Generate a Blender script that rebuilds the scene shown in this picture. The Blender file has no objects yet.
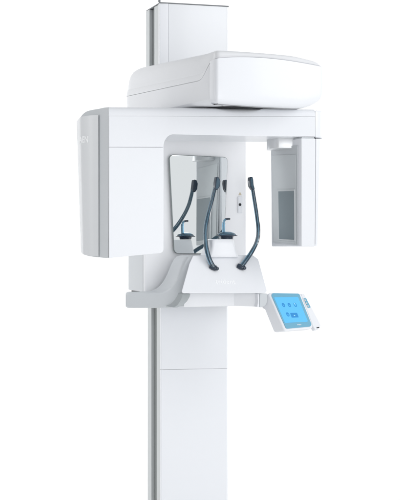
import bpy, bmesh, math
from mathutils import Vector, Matrix
from math import sin, cos, radians, pi

scene = bpy.context.scene
COL = scene.collection

# ------------------------------------------------------------------ camera / measuring
YAW = radians(24.0)          # the machine is seen from its left, 24 degrees off its front
DIST, FOC, EYE = 4.5, 1071.0, 1.45
R_ = Vector((cos(YAW), -sin(YAW), 0)); F_ = Vector((sin(YAW), cos(YAW), 0)); U_ = Vector((0, 0, 1))
CAM = -F_ * DIST + U_ * EYE

def ray(px, py):
    return F_ + R_ * ((px - 200) / FOC) + U_ * ((247 - py) / FOC)

def hit(px, py, p0, n):
    """photo measurement -> metres, on the real plane (p0, n) that carries the measured edge"""
    d = ray(px, py)
    return CAM + d * ((Vector(p0) - CAM).dot(Vector(n)) / d.dot(Vector(n)))

def W(px, py, Y):
    return hit(px, py, (0, Y, 0), (0, 1, 0))

# the rotating arm stands 10 degrees off the machine's front
AR = radians(-10.0)
PIV = Vector((0.105, -0.10, 0))
ES = Vector((cos(AR), sin(AR), 0)); ET = Vector((-sin(AR), cos(AR), 0))

def A(px, py, t):
    return hit(px, py, PIV + ET * t, ET)

def AL(s, t, z):
    return PIV + ES * s + ET * t + U_ * z

# ------------------------------------------------------------------ materials
def mat(name, col, rough=0.4, metal=0.0, coat=0.0, emit=None, estr=0.0, trans=0.0, ior=1.45, var=0.02, bump=0.0, nscale=40, aniso=None):
    m = bpy.data.materials.new(name); m.use_nodes = True
    nt = m.node_tree; b = nt.nodes['Principled BSDF']
    b.inputs['Base Color'].default_value = (*col, 1)
    b.inputs['Roughness'].default_value = rough
    b.inputs['Metallic'].default_value = metal
    b.inputs['Coat Weight'].default_value = coat
    b.inputs['Coat Roughness'].default_value = 0.12
    b.inputs['IOR'].default_value = ior
    b.inputs['Transmission Weight'].default_value = trans
    if emit:
        b.inputs['Emission Color'].default_value = (*emit, 1)
        b.inputs['Emission Strength'].default_value = estr
    tc = nt.nodes.new('ShaderNodeTexCoord')
    nz = nt.nodes.new('ShaderNodeTexNoise'); nz.inputs['Scale'].default_value = nscale; nz.inputs['Detail'].default_value = 4
    if aniso:
        mp = nt.nodes.new('ShaderNodeMapping'); mp.inputs['Scale'].default_value = aniso
        nt.links.new(tc.outputs['Object'], mp.inputs['Vector']); nt.links.new(mp.outputs['Vector'], nz.inputs['Vector'])
    else:
        nt.links.new(tc.outputs['Object'], nz.inputs['Vector'])
    mr = nt.nodes.new('ShaderNodeMapRange')
    mr.inputs['To Min'].default_value = max(0, rough - var * 2); mr.inputs['To Max'].default_value = min(1, rough + var * 2)
    nt.links.new(nz.outputs['Fac'], mr.inputs['Value']); nt.links.new(mr.outputs['Result'], b.inputs['Roughness'])
    if bump:
        n2 = nt.nodes.new('ShaderNodeTexNoise'); n2.inputs['Scale'].default_value = 900; n2.inputs['Detail'].default_value = 2
        nt.links.new(tc.outputs['Object'], n2.inputs['Vector'])
        bp = nt.nodes.new('ShaderNodeBump'); bp.inputs['Strength'].default_value = bump; bp.inputs['Distance'].default_value = 0.0006
        nt.links.new(n2.outputs['Fac'], bp.inputs['Height']); nt.links.new(bp.outputs['Normal'], b.inputs['Normal'])
    return m

M = {}
M['white'] = mat('white_plastic', (.80, .815, .845), .34, coat=.25, bump=.05)
M['shell'] = mat('soft_white_shell', (.83, .84, .86), .42, coat=.1, bump=.12)
M['body'] = mat('lightened_shell', (.88, .885, .90), .42, coat=.1, bump=.12)  # shell white, lightened to offset the shade behind the arm
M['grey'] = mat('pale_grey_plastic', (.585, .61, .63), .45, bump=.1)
M['cover'] = mat('pale_grey_cover', (.72, .735, .75), .32, coat=.35, bump=.06)
M['inner'] = mat('inner_grey_plastic', (.60, .63, .645), .48, bump=.1)
M['inner_shade'] = mat('grip_recess_shade', (.40, .43, .44), .5, bump=.1)  # underside shade put into the colour
M['alu'] = mat('brushed_aluminium', (.57, .59, .595), .46, metal=.25, aniso=(60, 60, 1))
M['panelalu'] = mat('satin_column_cover', (.74, .755, .78), .38, metal=.1, coat=.2, aniso=(30, 30, .6))
M['groove'] = mat('dark_rail', (.30, .315, .315), .45, metal=.5)
M['dark'] = mat('black_gap', (.015, .017, .02), .6)
M['seam'] = mat('dark_grey_trim', (.22, .23, .24), .7)  # dark grey of the top cap, stud and latch
M['window'] = mat('sensor_window', (.19, .235, .26), .35, bump=.1)
M['mirror'] = mat('mirror_glass', (.80, .828, .828), .015, metal=1, var=.0)
M['medge'] = mat('mirror_edge', (.22, .25, .25), .25)
M['blue'] = mat('blue_clear_plastic', (.17, .35, .48), .08, trans=.78, coat=.5, ior=1.46)
M['navy'] = mat('dark_blue_plastic', (.008, .022, .045), .16, coat=.6)
M['bezel'] = mat('teal_bezel', (.14, .40, .56), .3, coat=.4)
M['screen'] = mat('lit_screen', (.02, .1, .2), .25, emit=(.125, .58, .98), estr=.80)
M['icon'] = mat('screen_icon', (.01, .05, .12), .3, emit=(.008, .25, .62), estr=.9)
M['iconlit'] = mat('screen_icon_light', (.05, .15, .2), .3, emit=(.35, .75, 1), estr=.9)
M['letter'] = mat('white_lettering', (.93, .94, .95), .3)
M['sign'] = mat('warning_sticker', (.62, .55, .42), .5)
M['chrome'] = mat('satin_collar', (.74, .75, .76), .36, metal=.4)
M['backdrop'] = mat('white_paper', (.9, .9, .9), .9)

# ------------------------------------------------------------------ mesh helpers
ROOT = None
BASE = Vector((0.147, 0.41, 0))

def finish(name, bm, m, parent=None, sharp=32, bevel=0.0, seg=3, recalc=True):
    if recalc:
        bmesh.ops.remove_doubles(bm, verts=bm.verts, dist=1e-6)
        bmesh.ops.recalc_face_normals(bm, faces=bm.faces)
    off = BASE if parent is not None else Vector((0, 0, 0))
    if off.length: bmesh.ops.translate(bm, vec=-off, verts=bm.verts)
    me = bpy.data.meshes.new(name); bm.to_mesh(me); bm.free()
    for p in me.polygons: p.use_smooth = True
    me.set_sharp_from_angle(angle=radians(sharp))
    me.materials.append(m)
    o = bpy.data.objects.new(name, me); COL.objects.link(o)
    if parent is not None: o.parent = parent
    if bevel:
        b = o.modifiers.new('edge', 'BEVEL'); b.width = bevel; b.segments = seg
        b.limit_method = 'ANGLE'; b.angle_limit = radians(28); b.harden_normals = True
    return o

def prism(front, back, bm=None):
    bm = bm or bmesh.new()
    a = [bm.verts.new(p) for p in front]; b = [bm.verts.new(p) for p in back]
    n = len(a)
    bm.faces.new(a); bm.faces.new(b[::-1])
    for i in range(n): bm.faces.new((a[i], b[i], b[(i + 1) % n], a[(i + 1) % n]))
    return bm

def loft(rings, bm=None, caps=True, closed=True):
    bm = bm or bmesh.new()
    vs = [[bm.verts.new(p) for p in r] for r in rings]
    n = len(vs[0])
    for a, b in zip(vs, vs[1:]):
        for i in range(n if closed else n - 1):
            bm.faces.new((a[i], a[(i + 1) % n], b[(i + 1) % n], b[i]))
    if caps: bm.faces.new(vs[0][::-1]); bm.faces.new(vs[-1])
    return bm

def rounded(pts, rad, seg=6):
    """2D polygon with rounded corners; rad a number or a list"""
    out = []; n = len(pts)
    for i in range(n):
        r = rad[i] if isinstance(rad, (list, tuple)) else rad
        p = Vector(pts[i]); a = (Vector(pts[i - 1]) - p); b = (Vector(pts[(i + 1) % n]) - p)
        if r <= 0: out.append(p); continue
        la, lb = a.length, b.length; a.normalize(); b.normalize()
        ang = a.angle(b); d = min(r / math.tan(ang / 2), la * .48, lb * .48); r = d * math.tan(ang / 2)
        c = p + (a + b).normalized() * (r / math.sin(ang / 2))
        s = p + a * d - c; e = p + b * d - c
        tot = s.angle(e); cr = s.x * e.y - s.y * e.x; sg = 1 if cr > 0 else -1
        for k in range(seg + 1):
            t = sg * tot * k / seg
            out.append(c + Vector((s.x * cos(t) - s.y * sin(t), s.x * sin(t) + s.y * cos(t))))
    return out

def inset(pts, d):
    n = len(pts); out = []
    area = sum(pts[i - 1].x * pts[i].y - pts[i].x * pts[i - 1].y for i in range(n))
    sg = 1 if area > 0 else -1
    for i in range(n):
        a = (pts[i] - pts[i - 1]); b = (pts[(i + 1) % n] - pts[i])
        if a.length < 1e-9: a = b
        if b.length < 1e-9: b = a
        a.normalize(); b.normalize()
        na = Vector((-a.y, a.x)) * sg; nb = Vector((-b.y, b.x)) * sg
        m = (na + nb); l = m.length
        m = m / l if l > 1e-6 else na
        out.append(pts[i] + m * (d / max(.4, m.dot(na))))
    return out

def slab(pts2, z0, z1, soft=0.0, seg=4):
    """vertical extrusion of a plan with softened top and bottom rims"""
    rings = []
    if soft:
        for k in range(seg + 1):
            a = pi / 2 * k / seg
            rings.append((z0 + soft * (1 - sin(a)), soft * (1 - cos(a)))) if False else rings.append((z0 + soft - soft * cos(a), soft - soft * sin(a)))
        for k in range(seg + 1):
            a = pi / 2 * k / seg
            rings.append((z1 - soft + soft * sin(a), soft - soft * cos(a)))
    else:
        rings = [(z0, 0), (z1, 0)]
    return loft([[Vector((p.x, p.y, z)) for p in inset(pts2, i)] for z, i in rings])

def box(x0, x1, y0, y1, z0, z1):
    return prism([Vector((x0, y0, z0)), Vector((x1, y0, z0)), Vector((x1, y0, z1)), Vector((x0, y0, z1))],
                 [Vector((x0, y1, z0)), Vector((x1, y1, z0)), Vector((x1, y1, z1)), Vector((x0, y1, z1))])

def tube(path, rad, n=10, bm=None, flat=None):
    """swept tube; rad number or list of (ra, rb); flat = preferred side vector"""
    pts = [Vector(p) for p in path]; rings = []
    side = Vector(flat) if flat else Vector((0, 1, 0))
    for i, p in enumerate(pts):
        t = (pts[min(i + 1, len(pts) - 1)] - pts[max(i - 1, 0)]).normalized()
        u = (side - t * side.dot(t)).normalized(); v = t.cross(u)
        r = rad[i] if isinstance(rad, list) else rad
        ra, rb = r if isinstance(r, tuple) else (r, r)
        rings.append([p + u * ra * cos(2 * pi * k / n) + v * rb * sin(2 * pi * k / n) for k in range(n)])
    return loft(rings, bm)

def spline(pts, sub=6):
    P = [Vector(p) for p in pts]; out = []
    for i in range(len(P) - 1):
        p0, p1, p2, p3 = P[max(i - 1, 0)], P[i], P[i + 1], P[min(i + 2, len(P) - 1)]
        for k in range(sub):
            t = k / sub
            out.append(.5 * ((2 * p1) + (p2 - p0) * t + (2 * p0 - 5 * p1 + 4 * p2 - p3) * t * t + (3 * p1 - p0 - 3 * p2 + p3) * t ** 3))
    out.append(P[-1]); return out

def lathe(c, prof, n=40, axis=None):
    rings = [[Vector(c) + Vector((r * cos(2 * pi * k / n), r * sin(2 * pi * k / n), z)) for k in range(n)] for r, z in prof]
    return loft(rings)

def lettering(text, size, o, ux, uy, m, parent, depth=.0004, name='lettering', spacing=1.0, bold=.012):
    cu = bpy.data.curves.new('text', 'FONT'); cu.body = text; cu.size = size; cu.align_x = 'CENTER'; cu.align_y = 'CENTER'
    cu.extrude = depth; cu.space_character = spacing; cu.offset = size * bold
    tmp = bpy.data.objects.new('text', cu); COL.objects.link(tmp)
    bpy.context.view_layer.update()
    me = bpy.data.meshes.new_from_object(tmp.evaluated_get(bpy.context.evaluated_depsgraph_get()))
    bpy.data.objects.remove(tmp); bpy.data.curves.remove(cu)
    ux = Vector(ux).normalized(); uy = Vector(uy); uy = (uy - ux * uy.dot(ux)).normalized(); n = ux.cross(uy)
    for v in me.vertices:
        v.co = Vector(o) + ux * v.co.x + uy * v.co.y + n * v.co.z - BASE
    me.name = name; me.materials.clear(); me.materials.append(m)
    ob = bpy.data.objects.new(name, me); COL.objects.link(ob); ob.parent = parent
    return ob

def sst(x):
    x = max(0, min(1, x)); return x * x * (3 - 2 * x)

def V2(v): return Vector((v.x, v.y))

# ------------------------------------------------------------------ the setting
bm = bmesh.new()
prof = [(-4.5, 0)] + [(2.4 + 1.2 * sin(a), 1.2 - 1.2 * cos(a)) for a in [pi / 2 * k / 12 for k in range(13)]] + [(3.6, 5.5)]
loft([[Vector((x, y, z)) for y, z in prof] for x in (-2.6, 7.2)], bm, caps=False, closed=False)
for f in bm.faces: f.normal_flip()
bd = finish('backdrop', bm, M['backdrop'], recalc=False); bd['kind'] = 'structure'

# ------------------------------------------------------------------ the machine
ROOT = bpy.data.objects.new('dental_xray_machine', None); COL.objects.link(ROOT); ROOT.location = BASE
ROOT['label'] = 'white panoramic dental x-ray machine with rotating arm, mirror and blue touch screen on its column'
ROOT['category'] = 'x-ray machine'

# ---- lower column (fixed post)
YF = .33
x0, x1 = W(161, 400, YF).x, W(228.6, 400, YF).x
zs = W(194, 368, YF).z
DEP = .157
g0, g1 = YF + .052, YF + .112
bm = prism(*[[Vector((x, y, z)) for x, y in [(x0, YF + .012), (x1 - .004, YF + .012), (x1 - .004, YF + DEP), (x0 - .003, YF + DEP), (x0 - .003, g1), (x0 + .03, g1), (x0 + .03, g0), (x0, g0)]] for z in (0.02, 2.0)])
post = finish('column_post', bm, M['alu'], ROOT, bevel=.002)
bm = box(x0 + .012, x0 + .0295, g0 + .002, g1 - .002, .03, 2.0)
finish('guide_rail', bm, M['groove'], post)
pl = rounded([(x0, YF + .0115), (x0, YF), (x1, YF), (x1, YF + .06), (x1 - .003, YF + .06), (x1 - .003, YF + .0115)], [0, .006, .014, .003, 0, 0])
def seam(bm):
    for v in bm.verts:
        if abs(v.co.z - zs) < .004: v.co.z -= (v.co.x - x0) * .03
    return bm
finish('column_cover', seam(slab(pl, .025, zs - .0004, .0012, 2)), M['white'], post)
finish('column_cover', seam(slab(pl, zs + .0004, W(194, 285, YF).z, .0012, 2)), M['white'], post)
bp = [(-.30, -.25), (.30, -.25), (.30, .25), (-.30, .25)]
bm = slab([p + Vector((.147, .40)) for p in rounded(bp, .05)], .004, .03, .008)
finish('base_plate', bm, M['grey'], ROOT)

# ---- upper column (the lift carriage)
YU = .31
a0, a1 = W(160, 30, YU), W(228.8, 30, YU)
ztop = W(160, 2.5, YU).z
zb = W(194, 150, YU).z
b0 = W(168.6, 30, YU).x
def slope(bm):
    for v in bm.verts:
        if v.co.z > ztop - .05: v.co.z += (v.co.x - a0.x) * .042
    return bm
bm = prism(*[[Vector((x, y, z)) for x, y in [(a0.x + .004, YU + .02), (a1.x - .004, YU + .02), (a1.x - .004, YU + .178), (a0.x + .002, YU + .178), (a0.x + .002, YU + .135), (a0.x + .04, YU + .135), (a0.x + .04, YU + .08), (a0.x + .004, YU + .08)]] for z in (zb, ztop - .0028)])
up = finish('lift_column', bm, M['alu'], ROOT, bevel=.002)
finish('guide_rail', box(a0.x + .018, a0.x + .0395, YU + .082, YU + .133, zb, ztop - .004), M['groove'], up)
pl = rounded([(a0.x, YU + .0185), (a0.x, YU + .004), (b0 - .001, YU), (b0 - .001, YU + .0185)], [0, .004, .001, 0])
finish('edge_strip', slope(slab(pl, zb, ztop - .003)), M['white'], up)
pl = rounded([(b0 + .0005, YU + .0185), (b0 + .0005, YU + .0015), (a1.x, YU + .0015), (a1.x, YU + .05), (a1.x - .003, YU + .05), (a1.x - .003, YU + .0185)], [0, .001, .012, 0, 0, 0])
finish('front_cover', slope(slab(pl, zb, ztop - .003)), M['panelalu'], up)
pl = rounded([(a0.x + .001, YU - .001), (a1.x + .001, YU - .001), (a1.x + .001, YU + .185), (a0.x + .006, YU + .185)], .004)
finish('top_cap', slope(slab(pl, ztop - .0025, ztop + .002)), M['seam'], up)
finish('corner_stud', lathe((a0.x + .002, YU + .012, ztop + .004), [(.005, 0), (.005, .010), (.004, .013)], 16), M['seam'], up)

# ---- carriage body behind the patient position
YB = .215
c0, c1 = W(144.5, 270, YB).x, W(246.4, 200, YB).x
zb0, zb1 = W(194, 291, YB).z, 2.06
pl = rounded([(c0, YB), (c1, YB), (c1, YB + .21), (c0 + .004, YB + .21)], [.012, .006, .02, .02])
car = finish('carriage_body', slab(pl, zb0, zb1, .004), M['body'], ROOT)
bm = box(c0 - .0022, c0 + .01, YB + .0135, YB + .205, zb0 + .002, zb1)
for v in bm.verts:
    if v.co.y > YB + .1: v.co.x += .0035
finish('side_shade_panel', bm, M['grey'], car, bevel=.003)  # grey sheet laid on to paint the left side's shade
finish('base_gap', slab(inset(pl, .008), zb0 - .010, zb0 + .001), M['dark'], car)
# laser port and warning sticker
def front_plate(pts, y0, th, m, name, parent, bev=.001):
    f = [W(px, py, y0) for px, py in pts]
    return finish(name, prism([p - Vector((0, th, 0)) for p in f], f), m, parent, bevel=bev)
lp = front_plate([(237.6, 196.5), (241.8, 196.5), (241.8, 213), (237.6, 213)], YB - .0002, .007, M['white'], 'laser_port', car, .0015)
o = W(240, 204.6, YB - .008)
bm = tube([o + Vector((0, .002, 0)), o - Vector((0, .0015, 0))], .0062, 20, flat=(1, 0, 0))
finish('laser_lens', bm, M['dark'], car)
finish('laser_port_edge', box(W(241.2, 200, YB - .004).x, W(242.3, 200, YB - .004).x, YB - .005, YB - .0004, W(240, 212.5, YB).z, W(240, 197, YB).z), M['grey'], car)
front_plate([(240, 192), (241.6, 195.2), (238.4, 195.2)], YB - .0002, .0012, M['sign'], 'warning_sticker', car, 0)
finish('side_latch', box(c1 - .001, c1 + .004, YB + .014, YB + .03, W(246, 211, YB).z, W(246, 198.5, YB).z), M['seam'], car, bevel=.001)

# ---- mirror
MY, MROT = .198, radians(0)
poly = [V2(Vector((W(px, py, MY).x, W(px, py, MY).z))) for px, py in [(168.3, 154.5), (229.0, 157.0), (224.5, 254.3), (173.5, 253.5)]]
poly = rounded(poly, .02, 6)
cx = sum(p.x for p in poly) / len(poly)
def mp(p, dy):
    dx = p.x - cx
    return Vector((cx + dx * cos(MIRR) - dy * -sin(MIRR) * 0, MY + dy + dx * math.tan(MIRR), p.y))
MIRR = radians(3.3)
mb = finish('mirror_backing', prism([mp(p, .0025) for p in poly], [mp(p, .010) for p in poly]), M['medge'], ROOT)
mb.name = 'mirror'
inn = inset(poly, .0022)
finish('mirror_glass', prism([mp(p, 0) for p in inn], [mp(p, .0024) for p in inn]), M['mirror'], mb)
q = mp(Vector((cx, poly[0].y - .2)), .0102)
finish('mirror_mount', box(cx - .05, cx + .05, MY + .0102, YB + .004, q.z - .08, q.z + .08), M['grey'], mb)

# ---- top housing
zt = lambda px, py, Y: W(px, py, Y).z
HX = .136
hf, hr = W(213.4, 78, -.34).x, W(121.0, 99, .40).x
wf, wr = HX - hf, HX - hr
ZB = EYE + .567
ff0, ff1 = W(215.4, 90, -.38).x, W(325.6, 75, -.38).x
def dens(pl, mx=.02):
    out = []
    for i, p in enumerate(pl):
        q = pl[(i + 1) % len(pl)]; n = max(1, int((q - p).length / mx))
        out += [p.lerp(q, k / n) for k in range(n)]
    return out
def uf(x): return max(0, min(1, (x - ff0) / (ff1 - ff0)))
def crease(x):                      # front rim: arched, falling away to the right
    u = uf(x); return .157 + .017 * sin(pi * min(1, u * .92) ** .8) - .004 * u
def zseam(p):                       # the lid's rim: low along the sides, swept up at the front
    side = .090 + .011 * (p.y + .34) / .74
    w = 1 - sst((p.y + .335) / .10)
    return side + (crease(p.x) - side) * w
def ztoplid(p):
    u = uf(p.x); return .203 + .026 * (p.y + .38) / .78 - .030 * max(0, u - .72) ** 1.2 * (1 - sst((p.y + .3) / .2)) * 3
def vinset(pl, ds):
    out = []; base = inset(pl, 1.0)
    return [p + (q - p) * d for p, q, d in zip(pl, base, ds)]
splan = dens(rounded([(HX - wf, -.345), (HX + wf - .035, -.345), (HX + wr - .03, .40), (HX - wr, .40)], [.02, .06, .055, .055], 8))
rings = [[Vector((p.x, p.y, ZB + z)) for p in inset(splan, i)] for z, i in [(0, .022), (.003, .012), (.010, .005), (.022, .002), (.05, .002)]]
rings += [[Vector((q.x, q.y, ZB + zseam(p) - d)) for p, q in zip(splan, inset(splan, i))] for d, i in [(.0012, .0025), (.0008, .008), (-.004, .009)]]
hs = finish('top_housing', loft(rings), M['shell'], ROOT, sharp=30)
# front cover, gently bowed
def bow(pl):
    mid = (ff0 + ff1) / 2; hw = (ff1 - ff0) / 2
    return [Vector((p.x, p.y - .012 * (1 - min(1, abs((p.x - mid) / hw)) ** 2) if p.y < -.35 else p.y)) for p in pl]
fplan = bow(dens(rounded([(ff0, -.383), (ff1, -.383), (ff1 + .002, -.325), (ff0 - .001, -.325)], [.014, .034, .008, .004], 8)))
def zlow(x):
    u = uf(x); return -.015 - .003 * sin(pi * min(1, u / .85)) + .055 * (max(0, u - .70) / .30) ** 2.4 
rings = []
for f_, i in [(0, .020), (.012, .012), (.05, .005), (.11, .0015), (.22, 0), (.55, 0), (.9, .0015)]:
    rings.append([Vector((q.x, min(q.y, -.327), ZB + zlow(p.x) + f_ * (crease(p.x) - zlow(p.x)))) for p, q in zip(fplan, inset(fplan, i))])
for d, i in [(.0016, .0016), (.0006, .0026), (.0004, .010)]:
    rings.append([Vector((q.x, min(q.y, -.327), ZB + crease(p.x) - d)) for p, q in zip(fplan, inset(fplan, i))])
finish('housing_front_cover', loft(rings), M['white'], hs, sharp=30)
# one lid over shell and front cover
lplan = rounded([(ff0 + .001, -.383), (ff1 - .001, -.383), (HX + wf + .006, -.30), (HX + wr, .40), (HX - wr, .40), (HX - wf, -.335)], [.016, .04, .05, .055, .055, .05], 8)
lplan = bow(dens(lplan, .012))
rings = []
LC = Vector((HX, .01))
def front_w(p): return 1 - sst((p.y + .37) / .05)
for f_, i in [(.0, .004), (.002, .0012), (.012, 0), (.20, .0035), (.215, .0050), (.50, .008), (.70, .014), (.84, .024), (.93, .038), (.98, .055), (1.0, .085)]:
    r = []
    for p in lplan:
        q = Vector((LC.x + (p.x - LC.x) * (1 - i / .30), LC.y + (p.y - LC.y) * (1 - i * (1 + .8 * front_w(p)) / .39)))
        zb_l, zt_l = zseam(p), ztoplid(p)
        r.append(Vector((q.x, q.y, ZB + zb_l + f_ * (zt_l - zb_l))))
    rings.append(r)
finish('housing_lid', loft(rings), M['shell'], hs, sharp=30)
PC = PIV.copy(); PC.z = 0
pv = W(232, 106, -.1)
finish('pivot_disc', lathe((pv.x, -.1, EYE + .45), [(.14, .110), (.14, .1165), (.12, .118)], 48), M['dark'], hs)

# ---- rotating arm
T0, T1 = -.12, .12
def Az(px, py, t): return A(px, py, t).z
def arm_prism(pts, t0, t1):
    f = [A(px, py, t0) for px, py in pts]
    return prism(f, [p + ET * (t1 - t0) for p in f])
arc = [(172.5 + 9.0 * cos(a), 0) for a in ()]
corner = [(173.0 - 9.5 * sin(k * pi / 16), 147.0 - 12.6 * cos(k * pi / 16)) for k in range(9)]
beam = [(109, 116), (315.2, 116.6), (315.2, 136.6), (268, 136.4)] + corner + [(109, 147.0)]
arm = finish('rotating_arm', arm_prism(beam, T0, T1), M['white'], ROOT, bevel=.0008, seg=2)
# rounded cap along the beam's top
def capring(px, y1, y0, t0=T0):
    b = A(px, y1, t0); top = A(px, y0, t0 + .02).z
    h = top - b.z; out = [b, b + U_ * h * .35]
    for k in range(1, 6):
        a = pi / 2 * k / 5
        out.append(b + ET * .026 * (1 - cos(a)) + U_ * (h * .35 + h * .65 * sin(a)))
    out += [b + ET * (.225) + U_ * h, b + ET * (.24) + U_ * h * .8, b + ET * .24]
    return out
cap = finish('beam_cap', loft([capring(109, 115.9, 107.0), capring(212, 116.2, 108.2), capring(315.2, 116.5, 109.4)]), M['white'], arm, sharp=40)
# right end cap of the beam
def endplan(pxf, tf, pxo, to, pxb, tb):
    return [A(pxf, 200, tf), A(pxf + (pxo - pxf) * .55, 200, tf + .004), A(pxf + (pxo - pxf) * .9, 200, tf + .02), A(pxo, 200, to), A(pxb, 200, tb)]
e = endplan(315.35, T0, 323, -.07, 320, -.02); e.append(PIV + ES * ((e[0] - PIV).dot(ES)) + ET * -.02)
ep = [V2(p) for p in e]
z_a, z_b = Az(316, 137.6, T0), Az(316, 110.2, T0)
finish('beam_end_cap', slab(ep, z_a, z_b, .007), M['white'], arm)

# left leg of the arm: x-ray tube head
head = [(109, 147.2), (163.6, 147.3), (163.6, 249)] + [(163.6 - 4 * (1 - cos(k * pi / 10)), 249 + 4.2 * sin(k * pi / 10)) for k in range(1, 6)] + [(109, 258)]
th = finish('tube_head', arm_prism(head, T0, T1), M['white'], ROOT, bevel=.0008, seg=2)
# end shell (goes round the corner to the left) and the cover lying on it
def sweep_wall(sec, tb, name, m, parent, bev):
    """sec: (px_top, py_top, px_bot, py_bot, t) stations along an outer wall; closed at depth tb"""
    fr = [(A(a, b, t), A(c, d, t)) for a, b, c, d, t in sec]
    base_s = max((p[0] - PIV).dot(ES) for p in fr)
    rings = []
    top = [p for p, q in fr]; bot = [q for p, q in fr]
    in_t = [Vector((*(PIV + ES * base_s + ET * max(-.10, (p - PIV).dot(ET))).xy, p.z)) for p in (top[0], top[-1])]
    in_b = [Vector((*(PIV + ES * base_s + ET * max(-.10, (p - PIV).dot(ET))).xy, p.z)) for p in (bot[0], bot[-1])]
    zl = Vector((0, 0, 0))
    # back closure
    tl = top[-1] + ET * .03 + ES * .03; bl = bot[-1] + ET * .03 + ES * .03
    te = PIV + ES * base_s + ET * tb; be = te.copy(); te.z = top[0].z; be.z = bot[0].z
    topo = top + [tl, te]; boto = bot + [bl, be]
    return finish(name, prism(topo, boto), m, parent, bevel=bev, seg=4, sharp=50)
def stations(lst, n=5):
    out = []
    P = [Vector((a, b, c, )) for a, b, c, d, t in lst]
    Q = [Vector((d, t, 0)) for a, b, c, d, t in lst]
    for p, q in zip(spline(P, n), spline(Q, n)): out.append((p.x, p.y, p.z, q.x, q.y))
    return out
shell = [(108.9, 107.2, 108.6, 257.8, -.117), (104, 107.6, 104, 257.8, -.07), (98.5, 108.8, 98.5, 257.3, -.02), (91.5, 110.0, 92.5, 256.6, .033), (87, 111.3, 88.8, 256.0, .064), (83.2, 113.8, 86, 255.2, .088), (80.4, 117.4, 84.2, 254.0, .104)]
es = sweep_wall(stations(shell, 6), .16, 'end_shell', M['grey'], th, .004)
cov = [(98.4, 114.8, 98.6, 256.6, -.0285), (93, 115.1, 94, 256.2, .002), (86.5, 115.8, 88.5, 255.6, .038), (80.5, 117.2, 83.4, 254.4, .078), (76.6, 121.5, 80.9, 252.2, .118)]
sc = sweep_wall(stations(cov, 9), .15, 'side_cover', M['cover'], th, .005)
# lettering on the side cover
l0, l1 = A(79.2, 140, .083), A(87.3, 139.6, .0315)
lt = lettering('AEN', .036, (l0 + l1) / 2, l1 - l0, (0, 0, 1), M['letter'], th, .0004, bold=.025)
from mathutils.bvhtree import BVHTree
bvh = BVHTree.FromPolygons([v.co for v in sc.data.vertices], [p.vertices[:] for p in sc.data.polygons])
ln = (l1 - l0).cross(U_).normalized()
if ln.dot(F_) > 0: ln = -ln
z0_ = sum((v.co.dot(ln) for v in lt.data.vertices)) / len(lt.data.vertices)
for v in lt.data.vertices:
    side = .0009 if v.co.dot(ln) > z0_ else -.0003
    h = bvh.ray_cast(v.co + ln * .08, -ln)
    if h[0]: v.co = h[0] + ln * side

# right leg of the arm: sensor head
zt0, zb_ = Az(308, 138.2, T0), Az(308, 246.5, T0)
def plan_at(py, bottom=False):
    k = 1 if bottom else 0
    return [A(299.5, py, T0 + .012), A(301.5, py, T0), A(315.6 - .6 * k, py, T0)]
bpx = PIV
def sh_ring(z, taper):
    f0, f1, f2 = A(298.5, 190, T0 + .016), A(301.5, 190, T0), A(315.7 - taper * .6, 190, T0)
    bk0 = A(270.5 + taper * 1.0, 190, .125); bk1 = PIV + ES * ((f2 - PIV).dot(ES)) + ET * .125
    r = [f0, f1, f2, bk1, bk0]
    return [Vector((p.x, p.y, z)) for p in r]
def sens():
    rt, rb = sh_ring(zt0, 0), sh_ring(zb_, 1)
    rb[4].z = zb_ ; rb[3].z = zb_
    return prism(rt, rb)
sn = finish('sensor_head', sens(), M['white'], ROOT, bevel=.004)
e0 = endplan(315.9, T0 + .0005, 323, -.07, 319, .10); e0.append(PIV + ES * ((e0[0] - PIV).dot(ES)) + ET * .10)
e1 = endplan(315.3, T0 + .0005, 319.3, -.075, 316.5, .10); e1.append(PIV + ES * ((e1[0] - PIV).dot(ES)) + ET * .10)
rings = []
for z, w in [(zt0, -.03), (zt0 - .004, 0), (zb_ + .012, 1), (zb_ + .002, 1.6)]:
    r = [p.lerp(q, w) for p, q in zip(e0, e1)]
    rings.append([Vector((p.x, p.y, z)) for p in r])
finish('sensor_end_cap', loft(rings), M['white'], sn, bevel=.003, sharp=40)
# inner face parts: grey liner, window
i0, i1 = A(298.6, 190, T0 + .016), A(270.6, 190, .125)
ind = (i1 - i0); ind.z = 0; ind.normalize()
inn_n = Vector((ind.y, -ind.x, 0))
if inn_n.dot(ES) > 0: inn_n = -inn_n
def inner_plate(pts, off, th, m, name, parent, bev=.001):
    f = [hit(px, py, i0 + inn_n * (off + th), inn_n) for px, py in pts]
    return finish(name, prism(f, [p - inn_n * th for p in f]), m, parent, bevel=bev)
lin = inner_plate([(270.9, 147.0), (297.6, 145.5), (297.8, 245.3), (272.6, 242.9)], .0005, .004, M['grey'], 'inner_liner', sn, .003)
inner_plate([(271.6, 155.2), (295.6, 154.6), (295.9, 243.8), (273.6, 241.6)], .005, .002, M['inner'], 'inner_panel', sn, .001)
inner_plate([(276.6, 189.6), (294.6, 189.2), (294.9, 241.4), (277.6, 240.2)], .0075, .004, M['inner'], 'window_frame', sn, .0015)
inner_plate([(278.3, 191.4), (293.6, 191.0), (293.8, 239.8), (279.0, 238.8)], .012, .0008, M['window'], 'sensor_window', sn, 0)
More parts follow.
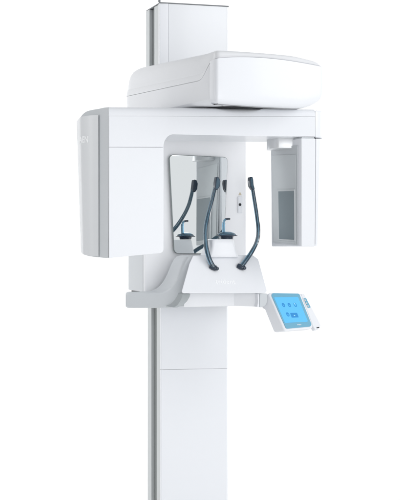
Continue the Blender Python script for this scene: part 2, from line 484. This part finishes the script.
# satin collar where the head hangs from the beam
cc = A(283.2, 142, .0)
zc0, zc1 = A(283, 148.5, -.04).z, A(283, 138.0, -.04).z
ring = [(-.064, .02), (-.064, -.008), (-.045, -.05), (-.036, -.056), (.05, -.056), (.062, -.04), (.062, .07), (-.05, .07)]
pl = [V2(cc + ES * s + ET * t) for s, t in ring]
finish('collar', slab(pl, zc0, zc1, .002, 2), M['chrome'], sn)
finish('collar_gap', slab(inset(pl, .006), zc1 - .001, zc1 + .008), M['dark'], sn)
bmq = slab(inset([V2(p) for p in sh_ring(0, 0)], .005), zt0 - .001, zt0 + .0052)
finish('head_gap_filler', bmq, M['grey'], sn)  # grey filler added to lighten the dark gap below the beam

# ---- chin rest
def curve(pts, x):
    """smooth monotone interpolation of a measured profile"""
    for (xa, ya), (xb, yb) in zip(pts, pts[1:]):
        if x <= xb: return ya + (yb - ya) * max(0, (x - xa) / (xb - xa))
    return pts[-1][1]
def dense(pts): return [(p.x, p.y) for p in spline([Vector((x, y, 0)) for x, y in pts], 8)]
UP = dense([(125.8, 293.6), (127.4, 292.4), (131, 292.2), (145, 292.2), (158, 292.2), (163, 291.5), (168, 289.2), (172.5, 285), (176.5, 279), (180, 271.5), (183.2, 264), (186, 259.2), (189, 256.4), (194, 255.6)])
LO = dense([(125.8, 306.6), (127.0, 307.8), (131, 308.0), (145, 308), (158, 308), (166, 307.9), (172, 307.2), (178, 304.6), (183, 300.8), (187, 296.6), (190, 291), (194, 282)])
YY = dense([(125.8, .155), (135, .132), (145, .105), (155, .074), (165, .040), (174, .010), (182, -.012), (189, -.024), (194, -.029)])
TS = [(0, .012), (.02, .006), (.06, .0018), (.12, 0), (.25, 0), (.4, 0), (.55, 0), (.7, 0), (.82, 0), (.90, .0014), (.96, .005), (1, .012)]
rings = []
N = 56
for k in range(N + 1):
    px = 125.8 + (194 - 125.8) * (k / N) ** .9
    y0, yu, yl = curve(YY, px), curve(UP, px), curve(LO, px)
    e = .010 * max(0, 1 - k / 5) ** 2                # rounded left end
    r = [W(px, yu + (yl - yu) * t, y0 + dy + e) for t, dy in TS]
    yb = max(min(.205, y0 + .16), y0 + .04)
    r += [Vector((r[-1].x + .01, yb, r[-1].z)), Vector((r[0].x + .01, yb, r[0].z))]
    rings.append(r)
cr = finish('chin_rest', loft(rings), M['grey'], ROOT, sharp=60)
# sloping front plate
FT, FB = -.035, -.115
ft = [W(193.0, 255.5, FT), W(253.5, 255.2, FT), W(258.6, 259.5, FT - .008)]
fb = [W(267.6, 290.6, FB), W(265.8, 293.4, FB), W(182.6, 293.4, FB), W(181.8, 291.0, FB)]
fl = [W(188.8, 264.0, FT - .014)]
pts = ft + fb + fl
fn = (ft[1] - ft[0]).cross(fb[2] - ft[0]).normalized()
fp_ = [p - fn * (p - ft[0]).dot(fn) for p in pts]
fcx = sum(p.x for p in fp_) / len(fp_)
back = []
for p in fp_:
    back.append(Vector((p.x + (fcx - p.x) * .42, .06 if p.z > ft[2].z - .01 else .03, p.z)))
front_plate_o = finish('chin_plate', prism(fp_, back), M['white'], cr, bevel=.005, seg=4, sharp=40)
def on_plate(px, py, lift=0):
    n = fn if fn.y < 0 else -fn
    return hit(px, py, fp_[0] + n * lift, n)
l0, l1 = on_plate(212.6, 281.6, .0002), on_plate(237.8, 281.8, .0002)
lettering('trident', .0285, (l0 + l1) / 2, l1 - l0, on_plate(225, 260) - on_plate(225, 290), M['letter'], cr, .0006, spacing=1.12)
# under-body with the hand grips
ub = [V2(W(px, 300, Y)) for px, Y in [(184, .012), (234, -.005), (258.2, -.078), (258.2, .12), (184, .12)]]
finish('under_body', slab(ub, W(220, 306.8, -.02).z, W(220, 293.8, -.1).z, .004), M['shell'], cr)
def grip(pts, Y0, Y1, name='hand_grip', m=M['grey']):
    f = [W(px, py, Y0) for px, py in pts]
    return finish(name, prism(f, [Vector((p.x, Y1, p.z)) for p in f]), m, cr, bevel=.003, sharp=40)
grip([(259.6, 293.6), (267.4, 293.6), (267.6, 299), (267.0, 303), (265.0, 306), (262.0, 307.4), (259.6, 307.4)], -.09, .10)
grip([(257.6, 293.8), (259.3, 293.8), (259.3, 307.4), (257.0, 307.0), (258.0, 302)], -.094, .09, 'hand_grip', M['white'])
grip([(182.6, 293.6), (190.6, 293.6), (189.8, 297), (187.2, 301.4), (183.2, 305.2), (177.6, 307.4), (173.6, 307.6), (177.4, 304.8), (180.2, 300.4), (182.0, 296.4)], -.05, .10, 'hand_grip', M['inner_shade'])  # darker piece stands in for shade where the wing turns under
# support block carrying the chin rest on the column
finish('support_bracket', box(W(165, 300, .1).x, W(226, 300, .1).x, .115, YF + .02, W(200, 306.0, .12).z, W(200, 294, .12).z), M['grey'], cr, bevel=.004)

# ---- chin cup
CY = .002
def stand_ring(py, pl, pr, dep):
    a, b = W(pl, py, CY - dep), W(pr, py, CY - dep)
    z = a.z; r = rounded([(a.x, CY - dep), (b.x, CY - dep), (b.x, CY + dep * .9), (a.x, CY + dep * .9)], .012, 5)
    return [Vector((p.x, p.y, z)) for p in r]
st = finish('chin_cup', loft([stand_ring(257, 208.6, 239.4, .058), stand_ring(254.8, 209.8, 238.4, .055), stand_ring(252.5, 210.8, 237.2, .053), stand_ring(246, 212.2, 235.8, .050), stand_ring(240.2, 213.3, 234.6, .046), stand_ring(239.2, 214.2, 233.8, .042)]), M['white'], ROOT, sharp=50)
dc = W(227.0, 236, CY); 
def elli(z, rx, ry, n=36): return [Vector((dc.x + rx * cos(2 * pi * k / n), CY + ry * sin(2 * pi * k / n), dc.z + z)) for k in range(n)]
def wob(r, amt):
    return r
finish('cup_base', loft([elli(-.0125, .026, .026), elli(-.004, .029, .028), elli(-.001, .031, .03)]), M['navy'], st)
finish('cup_rim', loft([elli(-.002, .030, .03), elli(.0, .046, .040), elli(.0028, .0475, .041), elli(.004, .044, .038)]), M['navy'], st)
finish('cup_dome', loft([elli(.0042, .042, .034), elli(.010, .038, .03), elli(.016, .026, .022), elli(.0185, .013, .011)]), M['blue'], st)
rp = [W(px, py, CY) for px, py in [(223.9, 234), (223.7, 229), (223.6, 224.5), (224.2, 221.0), (225.6, 219.4), (228.0, 219.0), (229.6, 219.0)]]
finish('bite_rod', tube(spline(rp, 5), [(.007, .0068)] * 13 + [(.006, .005)] * 18, 12), M['blue'], st)
bt = [W(px, py, CY) for px, py in [(225.6, 219.3), (227.4, 219.0), (229.6, 219.0)]]
finish('bite_tip', tube(bt, [(.0075, .0048), (.0085, .0052), (.0075, .004)], 12), M['navy'], st)

# ---- temple supports
def temple(base, bar, pad):
    b = on_plate(*base, .004)
    n = len(bar)
    ys = [b.y - .004, -.066, -.060, -.008, .046, .076, .090, .093, .093]
    path = [W(px, py, y) for (px, py), y in zip(bar, ys)]
    sp = spline(path, 6)
    r = [(.0095, .0105 - .0035 * k / len(sp)) for k in range(len(sp))]
    o = finish('temple_support', tube(sp, r, 14), M['blue'], ROOT, sharp=60)
    # thin navy strips along both edges of the bar
    for dx, rw in ((-.0066, .0014), (.0046, .0033)):
        core = tube([p + Vector((dx * (1 - .35 * k / len(sp)), -.0045, 0)) for k, p in enumerate(sp)], [(.0052, rw)] * len(sp), 8)
        finish('edge_line', core, M['navy'], o)
    # pivot joint
    j = finish('joint', tube([b + Vector((-.014, .006, .006)), b + Vector((-.004, .0, .001)), b + Vector((.009, -.006, -.003))], [(.0105, .0105), (.0125, .0125), (.0115, .0115)], 16), M['navy'], o, sharp=40)
    finish('knob', lathe(b + Vector((.010, -.010, -.012)), [(.004, 0), (.0082, .003), (.0095, .008), (.0082, .013), (.004, .016)], 18), M['navy'], o)
    y = ys[-1]
    f = [V2(Vector((W(px, py, y).x, W(px, py, y).z))) for px, py in pad]
    f = rounded(f, .006, 5)
    pd = finish('pad', prism([Vector((p.x, y - .011, p.y)) for p in f], [Vector((p.x, y + .011, p.y)) for p in f]), M['navy'], o, bevel=.003)
    g = inset(f, .0042)
    finish('pad_inlay', prism([Vector((p.x, y - .0128, p.y)) for p in g], [Vector((p.x, y - .0111, p.y)) for p in g]), M['blue'], o)
    return o
temple((213.6, 267.6), [(213.4, 267.0), (209.8, 260), (206.6, 249), (205.3, 238), (205.8, 227), (208.2, 215), (211, 204), (213.4, 194), (214.9, 187.5)],
       [(215.2, 176.4), (218.3, 177.6), (219.6, 181), (219.0, 186.6), (216.6, 190.2), (213.4, 189.6), (214.4, 182)])
temple((241.0, 267.0), [(241.4, 266.4), (245.8, 260.6), (252.0, 251.5), (256.8, 241.5), (258.3, 231), (257.2, 219), (255.4, 207), (253.6, 196), (252.3, 188.0)],
       [(248.8, 177.2), (251.6, 176.6), (252.4, 180), (252.8, 185), (254.2, 190.0), (251.2, 190.0), (249.0, 186.5), (248.4, 181)])

# ---- control panel
# a tablet leaning back and turned to the operator on the left
c = W(291.5, 311, -.13)
uu = (R_ * 28.3 + F_ * 14 + U_ * -.2); vv = (R_ * 14.4 + U_ * -34.4 + F_ * -14)
SC = (DIST - .1) / FOC
pn = uu.cross(vv).normalized()
if pn.dot(F_) > 0: pn = -pn
PA = -pn     # pointing into the tablet
def tab(px, py, lift=0):
    return hit(px, py, c + pn * lift, pn)
def tab_plate(pts, l0, l1, m, name, parent, bev=.001, rad=0):
    if rad: pts = rounded(pts, rad, 5)
    return finish(name, prism([tab(p[0], p[1], l1) for p in pts], [tab(p[0], p[1], l1) - pn * (l1 - l0) for p in pts]), m, parent, bevel=bev)
fpx = rounded([(268.6, 292.4), (300.9, 293.0), (314.2, 328.6), (284.6, 331.4)], [1.6, 3, 3, 3], 5)
fr = [tab(p.x, p.y, -.002) for p in fpx]
fm = sum(fr, Vector()) / len(fr)
eu0 = (tab(300.9, 293) - tab(268.6, 292.4)).normalized()
bk = [p - pn * .034 + (fm - p) * .10 - R_ * .033 * max(0, min(1, .5 - (p - fm).dot(eu0) / .11)) for p in fr]
cp = finish('control_panel', prism(fr, bk), M['white'], ROOT, bevel=.006, seg=4, sharp=40)
tab_plate([(270.4, 292.9), (299.2, 293.5), (312.4, 326.2), (286.2, 328.6)], -.002, .0006, M['bezel'], 'bezel', cp, .0006, 2.2)
tab_plate([(274.0, 297.2), (298.0, 296.9), (307.9, 321.6), (285.0, 322.8)], .0008, .0014, M['screen'], 'screen', cp, 0, .6)
eu = (tab(298, 297) - tab(274, 297)).normalized(); ev = (tab(307.9, 322) - tab(298, 297)).normalized()
def ringmark(px, py, r0, r1, m, name='icon', lift=.0018):
    o = tab(px, py, lift); bm = bmesh.new(); n = 24
    a = [bm.verts.new(o + eu * r1 * .82 * cos(2 * pi * k / n) + ev * r1 * 1.15 * sin(2 * pi * k / n)) for k in range(n)]
    if r0 > 0:
        b = [bm.verts.new(o + eu * r0 * .82 * cos(2 * pi * k / n) + ev * r0 * 1.15 * sin(2 * pi * k / n)) for k in range(n)]
        for k in range(n): bm.faces.new((a[k], a[(k + 1) % n], b[(k + 1) % n], b[k]))
    else: bm.faces.new(a)
    return finish(name, bm, m, cp, recalc=False)
for px, py in [(283.4, 305.0), (289.3, 305.0), (295.2, 304.8), (287.8, 314.4)]:
    ringmark(px, py, .0046, .0088, M['icon'])
ringmark(294.7, 303.8, 0, .0030, M['iconlit'], 'icon_highlight', .0019)
for px, py in [(283.2, 304.6), (289.2, 304.6), (287.7, 314.0)]: ringmark(px, py, .0008, .0034, M['icon'], 'icon_tooth', .0019)
tab_plate([(290.0, 312.9), (297.0, 312.8), (298.8, 317.4), (291.8, 317.6)], .0016, .0020, M['icon'], 'screen_button', cp, 0, .4)
tab_plate([(293.7, 315.0), (295.0, 315.0), (295.3, 315.9), (294.0, 315.9)], .0021, .0023, M['iconlit'], 'button_mark', cp, 0)
lettering('trident', .0075, tab(299.2, 324.7, .0009), eu, -ev, M['letter'], cp, .0003)
# keypad wing on the right of the tablet
kp = tab_plate([(300.6, 293.2), (304.6, 293.8), (321.4, 325.2), (320.0, 328.0), (314.8, 329.6), (313.0, 326.5)], -.026, -.004, M['white'], 'keypad_wing', cp, .004)
tab_plate([(303.4, 298.2), (306.2, 298.2), (310.8, 307.4), (308.0, 307.8)], -.0038, -.0022, M['bezel'], 'keypad', cp, .0006, .5)
for k in range(3):
    q = Vector((304.9 + k * 1.5, 300.2 + 2.9 * k)); s = .7
    tab_plate([(q.x - s, q.y - s), (q.x + s, q.y - s), (q.x + s * 1.4, q.y + s), (q.x - s * .6, q.y + s)], -.0021, -.0014, M['grey'], 'key', cp, 0)
tab_plate([(316.6, 327.3), (319.2, 326.9), (319.4, 327.8), (316.9, 328.2)], -.0038, -.0026, M['dark'], 'key_slot', cp, 0)
# arm that carries the tablet
sp = spline([W(263.6, 297.5, .02), W(266.5, 303, .0), tab(273, 305, -.045), tab(281, 320, -.040), tab(287, 328.0, -.034)], 6)
n = len(sp)
finish('panel_arm', tube(sp, [(.030 - .006 * k / n, .020 + .004 * math.sin(pi * k / n)) for k in range(n)], 16), M['white'], cp, sharp=60)

# ------------------------------------------------------------------ light
def area(name, loc, tgt, sx, sy, power, col=(1, 1, 1)):
    l = bpy.data.lights.new(name, 'AREA'); l.shape = 'RECTANGLE'; l.size = sx; l.size_y = sy; l.energy = power; l.color = col
    o = bpy.data.objects.new(name, l); COL.objects.link(o); o.location = loc
    o.rotation_euler = (Vector(tgt) - Vector(loc)).to_track_quat('-Z', 'Y').to_euler()
    return o
area('key_softbox', (2.6, -3.6, 3.3), (.1, 0, 1.5), 2.2, 2.2, 40, (1, .995, .985))
area('added_fill', (-.5, -5.0, 1.35), (.1, 0, 1.5), 3.0, 2.2, 55, (.98, .99, 1))  # unseen frontal fill, added to brighten the body and under the housing
area('backdrop_fill', (-2.7, 1.3, 2.6), (-.1, 3.6, 1.5), 1.0, 3.0, 80)  # off-frame pair added to push the backdrop to white
area('backdrop_fill', (5.4, 1.2, 2.7), (3.2, 3.6, 1.6), 1.0, 3.0, 80)

w = bpy.data.worlds.new('World'); scene.world = w; w.use_nodes = True
nt = w.node_tree; bg = nt.nodes['Background']; bg.inputs['Color'].default_value = (.965, .98, 1, 1)
# unseen surround, brighter front right; left dimmed to grey the left-facing sides
tc = nt.nodes.new('ShaderNodeTexCoord'); dt = nt.nodes.new('ShaderNodeVectorMath'); dt.operation = 'DOT_PRODUCT'
dt.inputs[1].default_value = Vector((.80, -.60, 0)).normalized()
mr = nt.nodes.new('ShaderNodeMapRange'); mr.interpolation_type = 'SMOOTHSTEP'
for k, v in (('From Min', -.9), ('From Max', .75), ('To Min', .24), ('To Max', .90)): mr.inputs[k].default_value = v
nt.links.new(tc.outputs['Generated'], dt.inputs[0]); nt.links.new(dt.outputs['Value'], mr.inputs['Value'])
nt.links.new(mr.outputs['Result'], bg.inputs['Strength'])

# ------------------------------------------------------------------ camera
cd = bpy.data.cameras.new('camera'); cam = bpy.data.objects.new('camera', cd); COL.objects.link(cam)
cam.location = CAM; cam.rotation_euler = (pi / 2, 0, -YAW)
cd.sensor_fit = 'VERTICAL'; cd.sensor_height = 24; cd.lens = FOC / 500 * 24; cd.clip_end = 100
cd.shift_y = -3 / 500 * 1.0
scene.camera = cam
vs = scene.view_settings; vs.view_transform = 'Standard'; vs.look = 'None'; vs.exposure = 0; vs.gamma = 1
scene.cycles.max_bounces = 12; scene.cycles.transmission_bounces = 10
